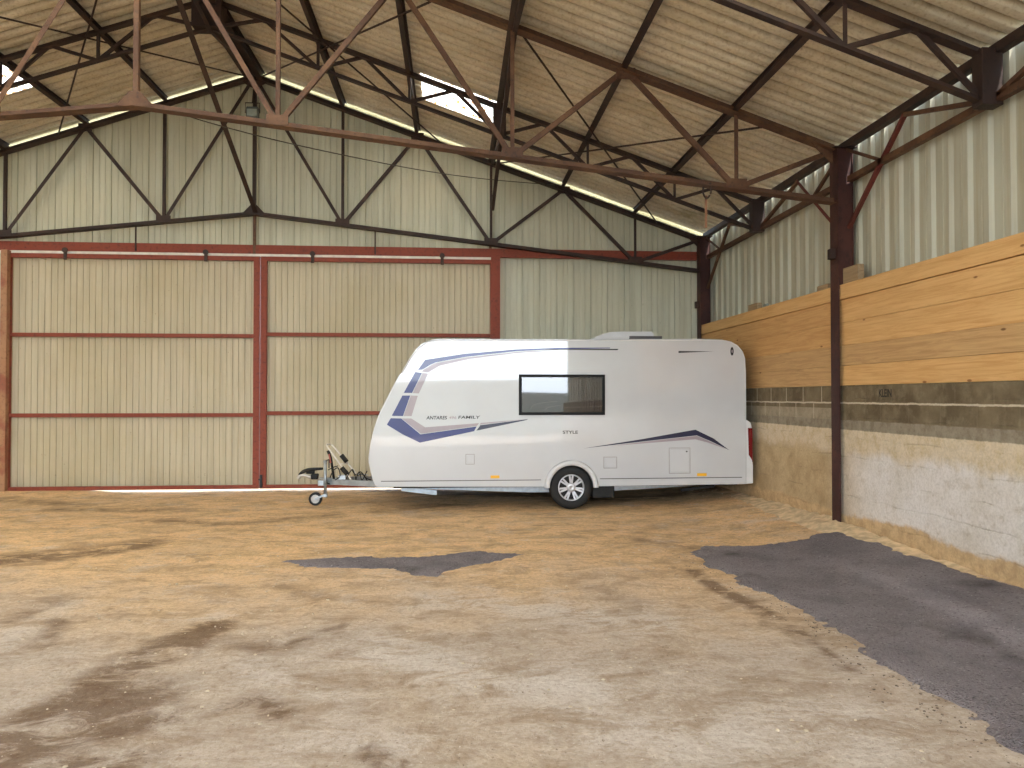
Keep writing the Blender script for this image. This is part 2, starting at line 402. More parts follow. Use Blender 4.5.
# ------------------------------------------------------------------ roof of corrugated sheets
PER = .205
def sheet_rows(side):
    """rows of sheets from purlin to purlin, each lapping over the next one down"""
    rows = [0,1,2,3,4,5,6]
    out = []
    for r in range(6):
        xa = kx(side*rows[r]); xb = kx(side*rows[r+1])
        if r == 0: xa = XR + side*.03
        if r == 5: xb += side*.14
        out.append((xa, xb + side*(.16 if r < 5 else 0), r))
    return out
YS0 = round((YF-.1)/PER)*PER; YS1 = YS0+math.ceil((D+.30-YS0)/PER)*PER
nY = round((YS1-YS0)/PER*16)
SKY = {}   # (side,row) -> list of (y0,y1)
snap = lambda v: round(v/PER)*PER
SKY = {(1,2): [(snap(11.65), snap(12.72))], (-1,2): [(snap(11.65), snap(12.72))]}
for row_ in (0, 1, 3, 4):  # rows out of view: translucent sheets added to brighten the floor
    for y_ in (-8, -4.0, .4, 4.3):
        SKY.setdefault((1,row_), []).append((snap(y_), snap(y_+1.2))); SKY.setdefault((-1,row_), []).append((snap(y_), snap(y_+1.2)))
for sd_ in (1, -1):  # further unseen sheets, added to light the middle and back floor
    SKY[(sd_,0)].append((snap(7.1), snap(8.7))); SKY[(sd_,1)].append((snap(6.4), snap(8.0)))
SKY[(-1,5)] = [(snap(y_), snap(y_+1.4)) for y_ in (5.5, 8.5, 11.3)]  # unseen left slope rows, sheets added to brighten the back
SKY[(-1,4)].append((snap(11.6), snap(12.8)))
for y_ in (2.5, 5.5, 8.5): SKY.setdefault((-1,4), []).append((snap(y_+.4), snap(y_+1.6)))  # also unseen, added for floor light
def corr(u):
    """underside of a sheet: broad rounded rolls with a narrow deep flute between them"""
    d = abs(u-.5)/.5                   # 0 in the middle of the flute, 1 at the foot of the roll
    t = min(1, max(0, (d-.18)/.30)); t = t*t*(3-2*t)
    return .044*(1-t) - t*(.022+.014*math.sin(PI/2*d))
bmr, bms = B(), []
dz0 = .150     # underside of sheets above the purlin centre line
for side in (1, -1):
    for xa, xb, r in sheet_rows(side):
        lift = dz0
        bands = SKY.get((side, r), [])
        prev = None
        for i in range(nY+1):
            y = YS0+(YS1-YS0)*i/nY
            w = corr((y/PER) % 1)
            za = roof_z(xa)+lift+w; zb = roof_z(xb)+lift+w-(.010 if r < 5 else 0)
            cur = (y, za, zb)
            if prev:
                sky = any(b0 < (y+prev[0])/2 < b1 for b0, b1 in bands)
                tgt = bmr
                if sky:
                    key = next(b for b in bands if b[0] < (y+prev[0])/2 < b[1])
                    f = next((q for q in bms if q[0] == (side, key, r)), None)
                    if not f: f = ((side, key, r), B()); bms.append(f)
                    tgt = f[1]
                tgt.faces.new([tgt.verts.new(p) for p in ((xa,prev[0],prev[1]),(xb,prev[0],prev[2]),(xb,cur[0],cur[2]),(xa,cur[0],cur[1]))])
            prev = cur
bmesh.ops.remove_doubles(bmr, verts=bmr.verts[:], dist=.0005)
# ridge cap
for (xa, xb) in ((XR-.3, XR), (XR, XR+.3)):
    vs = [bmr.verts.new(p) for p in ((xa, YS0, roof_z(xa)+dz0+.04), (xb, YS0, roof_z(xb)+dz0+.04), (xb, YS1-.02, roof_z(xb)+dz0+.04), (xa, YS1-.02, roof_z(xa)+dz0+.04))]
    bmr.faces.new(vs)
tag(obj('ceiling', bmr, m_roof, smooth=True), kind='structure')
for (side, key, row_), b_ in bms:
    bmesh.ops.remove_doubles(b_, verts=b_.verts[:], dist=.0005)
    o = obj('skylight_sheet', b_, m_trans, smooth=True)
    near = not (row_ == 2 and 11 < key[0] < 12)
    lab = ('bright translucent roof sheet on the right slope between two purlins' if side > 0 else 'bright translucent roof sheet at the left edge of the picture')
    if near: tag(o, kind='structure'); o.name = 'window_%d' % (5+len([q for q in bpy.data.objects if q.name.startswith('window_')]))  # sheets out of view, added only for their light
    else: tag(o, lab, 'skylight')

# ------------------------------------------------------------------ cladding
def gable_profile(x0, x1, per, offs):
    pts = []; n = int((x1-x0)/per)+2
    for i in range(n):
        for u, d in offs:
            x = x0+i*per+u
            if x0-1e-6 <= x <= x1+1e-6: pts.append((x, d))
    return pts
OFF_G = [(0,0),(.012,0),(.020,-.026),(.034,-.026),(.042,0),(.13,0),(.140,-.008),(.155,-.008),(.165,0),(.235,0),(.245,-.008),(.26,-.008),(.27,0),(.33,0)]
def gable(name, xs, zbot, ztop, Y, mat, parent=None):
    """sheet whose vertical joints stand proud towards the inside"""
    vs, fs = [], []
    for x, d in xs: vs += [(x, Y-d, zbot(x)), (x, Y-d, ztop(x))]
    for i in range(len(xs)-1): fs.append((2*i, 2*i+2, 2*i+3, 2*i+1))
    return part(name, (vs, fs), mat, parent) if parent else obj(name, (vs, fs), mat)
gx_ = gable_profile(XL-.1, 5.1, .335, OFF_G)
top = lambda x: roof_z(x)+.05
XD0, XD1 = at(4, 300, Y=D).x, at(495.5, 300, Y=D).x      # door opening
ZHB = 4.42
split = [p for p in gx_ if p[0] < XD0]+[(XD0,0)], [(XD0,0)]+[p for p in gx_ if XD0 < p[0] < XD1]+[(XD1,0)], [(XD1,0)]+[p for p in gx_ if p[0] > XD1]
vs, fs = [], []
for seg, zb_ in ((split[0], 0), (split[1], ZHB), (split[2], 0)):
    b0 = len(vs)
    for x, d in seg: vs += [(x, YB-d, zb_), (x, YB-d, top(x))]
    for i in range(len(seg)-1): fs.append((b0+2*i, b0+2*i+2, b0+2*i+3, b0+2*i+1))
tag(obj('wall_back', (vs, fs), m_clad), kind='structure')

# right side cladding above the block wall, pressed trapezoid ribs
OFF_S = [(0,0),(.03,-.035),(.10,-.035),(.13,0),(.155,0),(.165,-.007),(.18,-.007),(.19,0),(.28,0)]
def side_wall(name, X, sgn, mat):
    prof = gable_profile(YF, YB, .28, OFF_S); vs, fs = [], []
    for y, d in prof: vs += [(X+sgn*d, y, 1.7), (X+sgn*d, y, ZE+.035+(.03 if d == 0 else 0))]
    for i in range(len(prof)-1): fs.append((2*i, 2*i+2, 2*i+3, 2*i+1))
    return tag(obj(name, (vs, fs), mat), kind='structure')
side_wall('trim_1', 5.06, 1, m_side); bpy.data.objects['trim_1'].name = 'wall_right_cladding'
side_wall('wall_left_cladding', XL-.19, -1, m_side)

# masonry of the right wall
XW = 4.835
m = M('block masonry'); P_ = m.P(); x = m.xyz(); Y_, Z_ = x[1], x[2]
n1 = m.noise(1.4, 6, P_, .65); n2 = m.noise(7, 6, P_, .7); n3 = m.noise(45, 3)
zz = m.math('ADD', Z_, m.math('MULTIPLY', m.math('SUBTRACT', n2, .5), .03))
far = m.math('GREATER_THAN', Y_, Y1)
white = m.mix(m.ramp(n1, .35, .7), srgb(232,226,222), srgb(216,208,198)); white = m.mix(m.ramp(n2, .5, .75, 0, .5), white, srgb(176,158,132))
tan = m.mix(m.ramp(n1, .35, .7), srgb(206,184,146), srgb(176,152,116)); tan = m.mix(m.ramp(n2, .5, .8, 0, .6), tan, srgb(140,116,84))
low = m.mix(m.ramp(Y_, 8.2, 9.4), white, tan)
cream = m.mix(m.ramp(n2, .4, .7), srgb(222,206,180), srgb(206,186,150))
low = m.mix(m.ramp(m.math('ADD', zz, m.math('MULTIPLY', n1, .5)), 1.25, 1.4), low, cream)
# old block joints under the plaster
jz = m.math('ABSOLUTE', m.math('SUBTRACT', m.math('FRACT', m.math('DIVIDE', m.math('ADD', zz, m.math('MULTIPLY', m.noise(2.3, 5), .09)), .235)), .5)); jm = m.math('MULTIPLY', m.ramp(jz, .05, .0), m.ramp(m.noise(1.9, 6, m.mapv(P_, (1,1,1), (3,3,3)), .7), .45, .58))
low = m.mix(m.math('MULTIPLY', jm, m.ramp(n1, .42, .6, 0, .55)), low, srgb(158,138,112))
base = m.mix(m.ramp(n2, .35, .7), srgb(212,182,140), srgb(184,154,116))
low = m.mix(m.ramp(m.math('ADD', zz, m.math('MULTIPLY', m.math('SUBTRACT', n1, .5), .35)), .36, .30), low, base)
grey = m.mix(m.ramp(n2, .35, .7), srgb(158,148,130), srgb(130,120,102))
c = m.mix(m.ramp(zz, 1.335, 1.35), low, grey)
dark = m.mix(m.ramp(n1, .35, .65), srgb(128,114,90), srgb(98,86,66)); dark = m.mix(m.ramp(n2, .45, .75, 0, .6), dark, srgb(150,136,112))
blk2 = m.mix(m.ramp(n2, .35, .7), srgb(170,158,136), srgb(146,134,112))
c = m.mix(m.ramp(zz, 1.455, 1.47), c, m.mix(far, dark, blk2)); 
c = m.mix(m.math('MULTIPLY', m.ramp(Z_, 1.60, 1.61), far), c, dark)
jv = m.math('ABSOLUTE', m.math('SUBTRACT', m.math('FRACT', m.math('ADD', m.math('DIVIDE', Y_, .52), m.math('MULTIPLY', m.math('GREATER_THAN', zz, 1.672), .42))), .5))
vert = m.math('MULTIPLY', m.ramp(jv, .02, .012), m.math('MULTIPLY', m.ramp(Z_, 1.455, 1.46), m.math('ADD', m.math('MULTIPLY', far, .8), .05)))
j1 = m.math('MULTIPLY', m.ramp(m.math('ABSOLUTE', m.math('SUBTRACT', zz, 1.672)), .013, .007), 1.)
c = m.mix(m.math('MAXIMUM', vert, j1), c, srgb(204,192,170))
c = m.mix(m.ramp(n3, .3, .8, 0, .25), c, srgb(110,96,76))
m.bump(m.math('ADD', m.math('MULTIPLY', n2, 1.), m.math('SUBTRACT', m.math('MULTIPLY', n3, .3), m.math('MULTIPLY', jm, .5))), .02, .6)
m_block = m.done(c, .9, 0, spec=.2)
bm = B(); box(bm, (XW, YF, -.1), (5.02, YB-.02, 1.885)); tag(obj('wall_right', bm, m_block), kind='structure')
bm = B(); box(bm, (XL-.15, YF, -.1), (XL-.0, YB-.02, 1.885)); tag(obj('wall_left', bm, m_block), kind='structure')
# hand-written word on the top course
def on_wall(a, b, c_): return Vector((XW-.001-c_, a, b))
p0, p1 = at(879, 397, X=XW), at(891.5, 389, X=XW)
o = obj('painted_word', text_bm('KLEIN', p0.y, p1.y, p0.z, p1.z, on_wall, .0008), simple('black marker', srgb(34,28,22), .8))
tag(o, 'black hand-written word KLEIN on the grey blocks of the right wall', 'writing')

# planks stacked in the bays of the right wall
def plank_mat(name, a, b, knot):
    m = M(name); o = m.P(); v = m.mapv(o, (3, .45, 9)); g = m.noise(2.6, 8, v, .7, 1.2); g2 = m.noise(.6, 4, m.mapv(o, (1,.5,1.5)))
    kn = m.vor(1.5, m.mapv(o, (.3, 1.1, 2.9)))
    c = m.mix(m.ramp(g, .35, .68), a, b); c = m.mix(m.ramp(g2, .5, .72, 0, .5), c, tuple(q*.72 for q in a))
    c = m.mix(m.ramp(kn, .07, .035, 0, .8), c, knot)
    m.bump(g, .003, .5); return m.done(c, .75, 0, spec=.25)
m_pl = [plank_mat('fresh pine plank', srgb(222,180,122), srgb(204,156,98), srgb(120,70,36)),
        plank_mat('pine plank', srgb(214,170,114), srgb(194,146,90), srgb(112,66,36)),
        plank_mat('aged pine plank', srgb(204,166,116), srgb(178,140,94), srgb(104,70,42))]
levels = [(1.889, 2.135), (2.137, 2.385), (2.387, 2.672), (2.674, 2.955), (2.962, 3.145)]
names = ['lowest', 'second from bottom', 'middle', 'second from top', 'topmost']
bays = [(YN+.11, Y1-.11, 'in the bay nearest the camera'), (Y1+.11, D-.11, 'in the far bay behind the caravan')]
for bi, (y0, y1, bw) in enumerate(bays):
    for li, (z0, z1) in enumerate(levels):
        rnd = random.Random(bi*10+li); dx = rnd.uniform(0, .012)
        bm = B(); box(bm, (XW-.012+dx-(.02 if li == 4 else 0), y0-.1, z0), (XW+.05, y1+.1, z1), .002)
        bmesh.ops.translate(bm, verts=bm.verts[:], vec=(0, -(y0+y1)/2, -z0))
        o = obj('wooden_plank', bm, m_pl[(0,0,0,0,0,2,1,1,1,0)[bi*5+li] if li != 1 else 2]); o.location = (0, (y0+y1)/2, z0)
        o['label'] = '%s of the stacked wooden wall planks %s' % (names[li], bw); o['category'] = 'plank'; o['group'] = 'wooden planks of the right wall'

# wooden blocks and offcuts standing on the planks
m_grey_wood = plank_mat('weathered wood', srgb(170,146,112), srgb(140,118,90), srgb(90,70,50))
def block(px0, px1, py0, X0, label, zt=3.145, mt=None, w=.08):
    a, b = at(px0, 300, X=X0), at(px1, 300, X=X0); t_ = at((px0+px1)/2, py0, X=X0)
    bm = B(); box(bm, (X0, min(a.y,b.y), zt), (X0+w, max(a.y,b.y), max(zt+.05, t_.z)), .006)
    bmesh.ops.translate(bm, verts=bm.verts[:], vec=(-X0, -a.y, -zt)); o = obj('wood_block', bm, mt or m_grey_wood); o.location = (X0, a.y, zt)
    tag(o, label, 'wood block')
block(843, 858, 266, XW+.005, 'short pale wooden block standing on the planks just right of the near column')
block(817, 828, 285, XW+.005, 'small wooden block on the planks just left of the near column')
block(748, 757, 304, XW+.005, 'small pale wooden block on the planks halfway along the far bay')
block(763, 767, 304, XW+.005, 'narrow bluish grey offcut on the planks halfway along the far bay', mt=simple('blue grey paint', srgb(120,132,132)), w=.03)

# ------------------------------------------------------------------ columns
def column(X, Y, label, sgn=1, z1=ZE-.02):
    t = empty('steel_column', (X, Y, 0), label, 'column', 'steel columns of the barn')
    bm = B(); h, w, tf = .20, .20, .012
    box(bm, (X-h/2, Y-w/2, 0), (X-h/2+tf, Y+w/2, z1)); box(bm, (X+h/2-tf, Y-w/2, 0), (X+h/2, Y+w/2, z1)); box(bm, (X-h/2+tf, Y-.005, 0), (X+h/2-tf, Y+.005, z1))
    part('column_shaft', bm, m_col, t)
    bm = B(); box(bm, (X-.16, Y-.13, z1-.015), (X+.14, Y+.13, z1)); part('cap_plate', bm, m_steel_dark, t)
    bm = B(); box(bm, (X-h/2+tf, Y-w/2+.02, 3.1), (X+h/2-tf, Y-w/2+.03, z1-.015)); part('stiffener_plate', bm, m_col, t)
    bm = B(); box(bm, (X-h/2-.07, Y-.04, 3.48), (X-h/2, Y+.04, 3.61), .005); part('cleat', bm, m_steel_dark, t)
    return t
cx = XC+.01
column(cx, Y1, 'dark red steel column against the right wall, nearest the camera')
column(cx, D, 'dark steel column in the far right corner behind the caravan')
column(cx, YN, 'steel column of the right wall beyond the right edge of the picture')
for y, w_ in ((D, 'in the far corner'), (Y1, 'under the near truss'), (YN, 'beside the camera')):
    column(2*XR-cx, y, 'steel column of the left wall %s' % w_)
    
# ------------------------------------------------------------------ trusses
def node_plate(X, Y, Z, w, h): 
    bm = B(); box(bm, (X-w/2, Y-.008, Z-h/2), (X+w/2, Y+.008, Z+h/2)); return bm
def truss(Y, label, mat, td=.04):
    t = empty('roof_truss', (XR, Y, low_z(XR)), label, 'roof truss', 'main steel roof trusses')
    Xa, Xb = 2*XR-cx+.1, cx-.1
    T = lambda k: Vector((kx(k) if abs(k) < 6 else (Xb if k > 0 else Xa), Y, roof_z(kx(k))-td))
    Lw = lambda k: Vector((kx(k), Y, low_z(kx(k))))
    for s in (1, -1):
        e = Xb if s > 0 else Xa
        part('top_chord', bar(B(), (XR, Y, roof_z(XR)-td), (e, Y, roof_z(e)-td), .09, .16, 'T'), mat, t)
        part('bottom_chord', bar(B(), (XR, Y, low_z(XR)), (e, Y, low_z(e)), .075, .15, 'T'), mat, t)
        sec = 'L' if s > 0 else 'Lr'
        for a, b in ((Lw(s), T(0)), (Lw(s), T(2*s)), (Lw(3*s), T(2*s)), (Lw(3*s), T(4*s)), (Lw(5*s), T(4*s)), (Lw(5*s), T(6*s))):
            d = (b-a).normalized()
            part('diagonal_brace', bar(B(), a+d*.05, b-d*.05, .06, .05, sec), mat, t)
        for k in (1, 3, 5): part('vertical_strut', bar(B(), Lw(k*s), T(k*s), .05, .05, 'L'), mat, t)
        for k in (1, 3, 5): part('gusset_plate', node_plate(kx(k*s), Y-.01, low_z(kx(k*s))+.05, .26, .12), mat, t)
        for k in (2, 4): part('gusset_plate', node_plate(kx(k*s), Y-.01, roof_z(kx(k*s))-.10, .24, .14), mat, t)
    part('vertical_strut', bar(B(), Lw(0), T(0), .06, .06, 'L'), mat, t)
    bm = B(); prism(bm, [(XR-.22, low_z(XR)-.02), (XR+.22, low_z(XR)-.02), (XR+.06, low_z(XR)+.15), (XR-.06, low_z(XR)+.15)], Y-.02, Y-.004); part('gusset_plate', bm, mat, t)
    bm = B(); prism(bm, [(XR-.32, ZR-.15), (XR, ZR-.34), (XR+.32, ZR-.15), (XR, ZR-td)], Y-.02, Y-.004); part('gusset_plate', bm, mat, t)
    bm = B(); prism(bm, [(Xb-.02, ZE-.07), (Xb-.32, roof_z(Xb-.32)-.08), (Xb-.02, ZE-.22)], Y-.02, Y-.004); part('gusset_plate', bm, mat, t)
    return t
truss(D, 'far roof truss against the gable wall above the sliding doors', m_steel_dark, .085)
truss(Y1, 'near roof truss crossing the whole picture in front of the caravan', m_steel)

def half_truss(Y, label, mat):
    t = empty('intermediate_truss', (XR, Y, ZR-.5), label, 'roof truss', 'light intermediate roof trusses')
    dp = .44
    T = lambda k: Vector((kx(k), Y, roof_z(kx(k))-.02)); 
    Lw = lambda k: Vector((kx(k), Y, roof_z(kx(k))-.02-dp))
    for s in (1, -1):
        e = XR+s*(HALF-.05)
        part('top_chord', bar(B(), (XR, Y, roof_z(XR)-.02), (e, Y, roof_z(e)-.02), .075, .10, 'T'), mat, t)
        part('bottom_chord', bar(B(), (XR, Y, roof_z(XR)-.02-dp), (e, Y, roof_z(e)-.02-dp), .055, .08, 'T'), mat, t)
        for k in range(6):
            a, mid, b = Lw(k*s), (T(k*s)+T((k+1)*s))/2, Lw((k+1)*s)
            part('diagonal_brace', bar(B(), a, mid, .045, .04, 'L'), mat, t)
            part('diagonal_brace', bar(B(), mid, b, .045, .04, 'L'), mat, t)
        for k in (1, 2, 4, 5): part('vertical_strut', bar(B(), Lw(k*s), T(k*s), .04, .04, 'L'), mat, t)
        for k in (3, 6):
            X = kx(k*s); bm = B(); box(bm, (X-.10, Y-.07, roof_z(X)-dp-.06), (X+.10, Y+.07, roof_z(X)+.02), .004); part('bearing_box', bm, mat, t)
    X = XR; bm = B(); box(bm, (X-.22, Y-.14, ZR-dp-.06), (X+.22, Y+.14, ZR-.06), .004); part('bearing_box', bm, mat, t)
    return t
half_truss(YH, 'light truss under the roof between the two main trusses', m_steel_dark)
half_truss(Y15, 'light truss cut off by the top right corner of the picture', m_steel_dark)

# purlins
ordn = {1:'first', 2:'second', 3:'third', 4:'fourth', 5:'fifth'}
for k in range(-5, 6):
    if k == 0:
        for s in (-1, 1):
            X = XR+s*.11; z = roof_z(X)-.03
            o = obj('purlin', bar(B(), (X, YF, z), (X, D+.15, z), .20, .10, 'I', n=(1,0,0)), m_steel_dark)
            tag(o, '%s dark steel purlin of the pair at the roof ridge' % ('left' if s < 0 else 'right'), 'purlin', 'steel purlins under the roof')
        continue
    X = kx(k); z = roof_z(X)+.03
    hh = .17 if abs(k) == 3 else .12
    o = obj('purlin', bar(B(), (X, YF, z-(hh-.1)/2), (X, D+.15, z-(hh-.1)/2), hh, .07, 'I', n=(CS, 0, -SL*CS*(-1 if k < 0 else 1))), m_steel_dark)
    tag(o, '%s dark steel purlin %s of the roof ridge' % (ordn[abs(k)], 'right' if k > 0 else 'left'), 'purlin', 'steel purlins under the roof')

# longitudinal beams: at the eaves and the braces at ridge and third purlin
def eaves(sgn, label):
    X = XR+sgn*(HALF+.03)
    t = empty('eaves_beam', (X, D, ZE), label, 'beam')
    N = (1, 0, 0)
    part('top_chord', bar(B(), (X, YF, ZE+.02), (X, D+.1, ZE+.02), .09, .09, 'L', n=N), m_steel_dark, t)
    zl = 4.47
    cols = [D, Y1, YN]; 
    for a, b in ((D, Y1), (Y1, YN)): part('bottom_chord', bar(B(), (X, a-.1, zl), (X, b+.1, zl), .07, .07, 'L', n=N), m_steel, t)
    for c0 in cols:
        for s in (-1, 1):
            if c0 == D and s > 0: continue
            if c0 == YN and s < 0: continue
            f = lambda u, z: (X, c0+s*u, z)
            part('diagonal_brace', bar(B(), f(.08, ZE-.05), f(.84, zl), .04, .04, 'L', n=N), m_steel, t)
            part('diagonal_brace', bar(B(), f(.10, 3.86), f(1.26, ZE-.06), .045, .045, 'L', n=N), m_dred if c0 == Y1 else m_steel, t)
            part('diagonal_brace', bar(B(), f(1.26, ZE-.06), f(BAY/2, zl), .045, .045, 'L', n=N), m_steel, t)
    return t
eaves(1, 'long trussed eaves beam along the top of the right wall')
eaves(-1, 'trussed eaves beam of the left wall outside the picture')
def long_brace(k, label):
    X = kx(k) if k else XR
    zt = roof_z(X)-.03; zb_ = roof_z(X)-.50
    t = empty('longitudinal_brace', (X, YH, zb_), label, 'steel brace')
    N = (1,0,0)
    for a, b in ((D, YH), (Y1, YH), (Y1, Y15), (YN, Y15)):
        part('brace_bar', bar(B(), (X, a, zt-.05), (X, b, zb_), .07, .06, 'L', n=N), m_steel_dark, t)
    if k == 0: part('long_tie', bar(B(), (X, D, low_z(X)+.05), (X, Y1, zt-.1), .10, .08, 'L', n=N), m_steel_dark, t)
    else: part('knee_brace', bar(B(), (X, D, 5.35), (X, YH+.1, zb_), .07, .06, 'L', n=N), m_steel_dark, t)
    return t
long_brace(0, 'dark steel braces under the ridge with a long tie down to the gable truss')
long_brace(3, 'dark steel braces under the third purlin right of the ridge')

# thin wind-bracing rods
def rod(p, q, label):
    P = lambda v: Vector((v[0], v[1], roof_z(v[0])-.07))
    a, b = P(p), P(q); o = obj('bracing_rod', tube(B(), [a, b], .014, 8), m_steel_dark, smooth=True)
    tag(o, label, 'steel rod', 'thin bracing rods under the roof')
XA, XB2, XB3 = -.22, .80, 3.95
rod((XR+.1, D), (XA, Y1), 'thin rod rising from the gable ridge to the near truss, right slope')
rod((XR+.1, Y1), (XA, D), 'thin rod falling from the near truss ridge towards the skylight')
rod((XB2, Y1), (XB3, D), 'thin rod falling from the near truss towards the far right corner')
rod((XB2, D), (XB3, Y1), 'thin rod running to the top of the near column')
rod((XR-.1, D), (2*XR-XA, Y1), 'thin rod from the gable ridge to the left along the left slope')
rod((XR-.1, Y1), (2*XR-XA, D), 'steep thin rod at the left of the picture')

# flood light hanging from the far truss at the ridge
p = at(252, 112, Y=D-.15)
t = empty('flood_light', p, 'small grey flood light hanging under the ridge on the far truss', 'lamp')
bm = B(); box(bm, (p.x-.10, p.y-.05, p.z-.11), (p.x+.12, p.y+.07, p.z+.09), .02); part('housing', bm, simple('grey housing', srgb(90,98,96), .5), t)
bm = B(); box(bm, (p.x-.08, p.y-.062, p.z-.09), (p.x+.10, p.y-.05, p.z+.04), .006); part('lens', bm, simple('lamp glass', srgb(170,184,180), .12, 0, spec=.8), t)
bm = B(); tube(bm, [(p.x-.12, p.y, p.z-.02), (p.x-.12, p.y, p.z+.17), (p.x+.14, p.y, p.z+.17), (p.x+.14, p.y, p.z-.02)], .010); tube(bm, [(p.x+.01, p.y, p.z+.17), (p.x+.03, p.y+.1, p.z+.75)], .016); part('bracket', bm, m_steel_dark, t)

# strap hanging from the near truss, cable across
p = at(706, 186, Y=Y1); q = at(706, 228, Y=Y1)
t = empty('hanging_strap', q, 'rusty hook and strap hanging from the near truss above the caravan', 'strap')
part('strap', bar(B(), (p.x, p.y, p.z-.12), (q.x, q.y, q.z), .03, .006), simple('rusty strap', srgb(134,96,70), .7), t)
bm = B(); tube(bm, smooth_path([(p.x-.04, p.y-.03, p.z-.02), (p.x-.05, p.y-.03, p.z-.09), (p.x, p.y-.02, p.z-.16), (p.x+.05, p.y-.03, p.z-.09), (p.x+.04, p.y-.03, p.z+.03)]), .012); part('hook', bm, m_steel_dark, t)
pts = [at(px, py, Y=Y1+.06+(px-178)/380*5.0) for px, py in ((178,111),(200,120),(271,139),(343,155),(420,170),(485,179),(555,185))]
tag(obj('cable', tube(B(), smooth_path(pts), .007, 6), simple('cable', srgb(70,62,48)), smooth=True), 'thin sagging cable stretched from the near truss across the gable', 'cable')

# ------------------------------------------------------------------ gable steelwork and sliding doors
zt_, zb_ = 4.60, 4.43
YP = D+.02
bm = bar(B(), (XL+.3, YP+.06, (zt_+zb_)/2), (cx-.12, YP+.06, (zt_+zb_)/2), .165, .07, 'box')
o = obj('door_header_beam', bm, m_red); tag(o, 'long red steel beam across the gable above the sliding doors', 'beam')
xr0, xr1 = at(491, 300, Y=D).x, at(500, 300, Y=D).x
bm = B(); box(bm, (xr0, D-.03, 0), (xr1, D+.12, zb_), .006)
tag(obj('door_post', bm, m_red), 'red steel post at the right end of the doors, behind the caravan', 'post')
xl0, xl1 = at(1.5, 300, Y=D-.08).x, at(8, 300, Y=D-.08).x
bm = B(); box(bm, (xl0, D-.12, 0), (xl1, D+.0, zb_-.02), .006)
t = obj('door_post', bm, m_tan_post); tag(t, 'faded pink steel post at the left edge of the doors', 'post')
for X_ in (XR,): 
    tag(obj('gable_post', bar(B(), (X_, D+.04, zb_), (X_, D+.04, low_z(X_)-.04), .05, .05, 'L'), m_steel), 'short brown post under the middle of the far truss', 'post')
xx = at(490.5, 250, Y=D).x
tag(obj('gable_post', bar(B(), (xx, D+.04, zt_), (xx, D+.04, low_z(xx)-.03), .05, .05, 'L'), m_steel), 'short brown post above the right end of the doors', 'post')
def hanger(px, lab):
    X_ = at(px, 240, Y=D).x
    tag(obj('truss_hanger', bar(B(), (X_, D+.03, zb_+.02), (X_, D+.03, low_z(X_)-.03), .025, .02), m_steel_dark), lab, 'bracket', 'small hangers on the far truss')
hanger(135, 'small dark hanger between far truss and beam above the left door'); hanger(375, 'small dark hanger between far truss and beam above the right door')
# track
bm = bar(B(), (XL+.3, D+.06, zb_-.03), (xr1, D+.06, zb_-.03), .05, .06, 'box')
tag(obj('door_track', bm, simple('bright galvanised track', srgb(226,220,206), .45, 0)), 'pale sliding door track just under the red beam', 'rail')
OFF_D = [(0,0),(.010,-.016),(.022,-.016),(.032,0),(.112,0)]
def door(n, pxa, pxb, rails):
    xa, xb = at(pxa, 400, Y=D).x, at(pxb, 400, Y=D).x
    z0, z1 = .04, zb_-.06
    t = empty('door_%d' % n, ((xa+xb)/2, D, z0), None, None); t['kind'] = 'structure'
    s = .085; y0, y1 = D-.02, D+.04; sa, sb = (.035, .115) if n == 1 else (.115, .035)
    bm = B(); box(bm, (xa, y0, z0), (xa+sa, y1, z1), .004); box(bm, (xb-sb, y0, z0), (xb, y1, z1), .004)
    box(bm, (xa+sa, y0, z1-.08), (xb-sb, y1, z1), .004); box(bm, (xa+sa, y0, z0), (xb-sb, y1, z0+.07), .004)
    part('door_frame', bm, m_red, t)
    for py in rails:
        z = at((pxa+pxb)/2, py, Y=D).z
        bm = B(); box(bm, (xa+sa, y0+.005, z-.035), (xb-sb, y1, z+.035), .004); part('door_rail', bm, m_red, t)
    prof = gable_profile(xa+.02, xb-.02, .112, OFF_D)
    gable('door_panel', prof, lambda x: z0+.01, lambda x: z1-.01, y1+.02, m_door, t)
    for f in (.22, .78):
        X_ = xa+(xb-xa)*f; bm = B(); box(bm, (X_-.03, y0-.012, z1-.11), (X_+.03, y0, z1+.1), .003); cyl(bm, (X_, z1+.06), .05, y0-.03, y0-.012, 16); part('roller_hanger', bm, m_steel_dark, t)
    return t, xa, xb
door(1, 8, 259.5, (335.3, 415.2)); d2, xa, xb = door(2, 260.2, 492, (335, 413))
bm = B(); box(bm, (xa+.01, D-.05, .06), (xa+.055, D-.02, .30), .004); box(bm, (xa-.01, D-.065, .2), (xa+.05, D-.05, .23), .003)
part('bolt', bm, simple('bolt black', srgb(34,28,26)), d2)

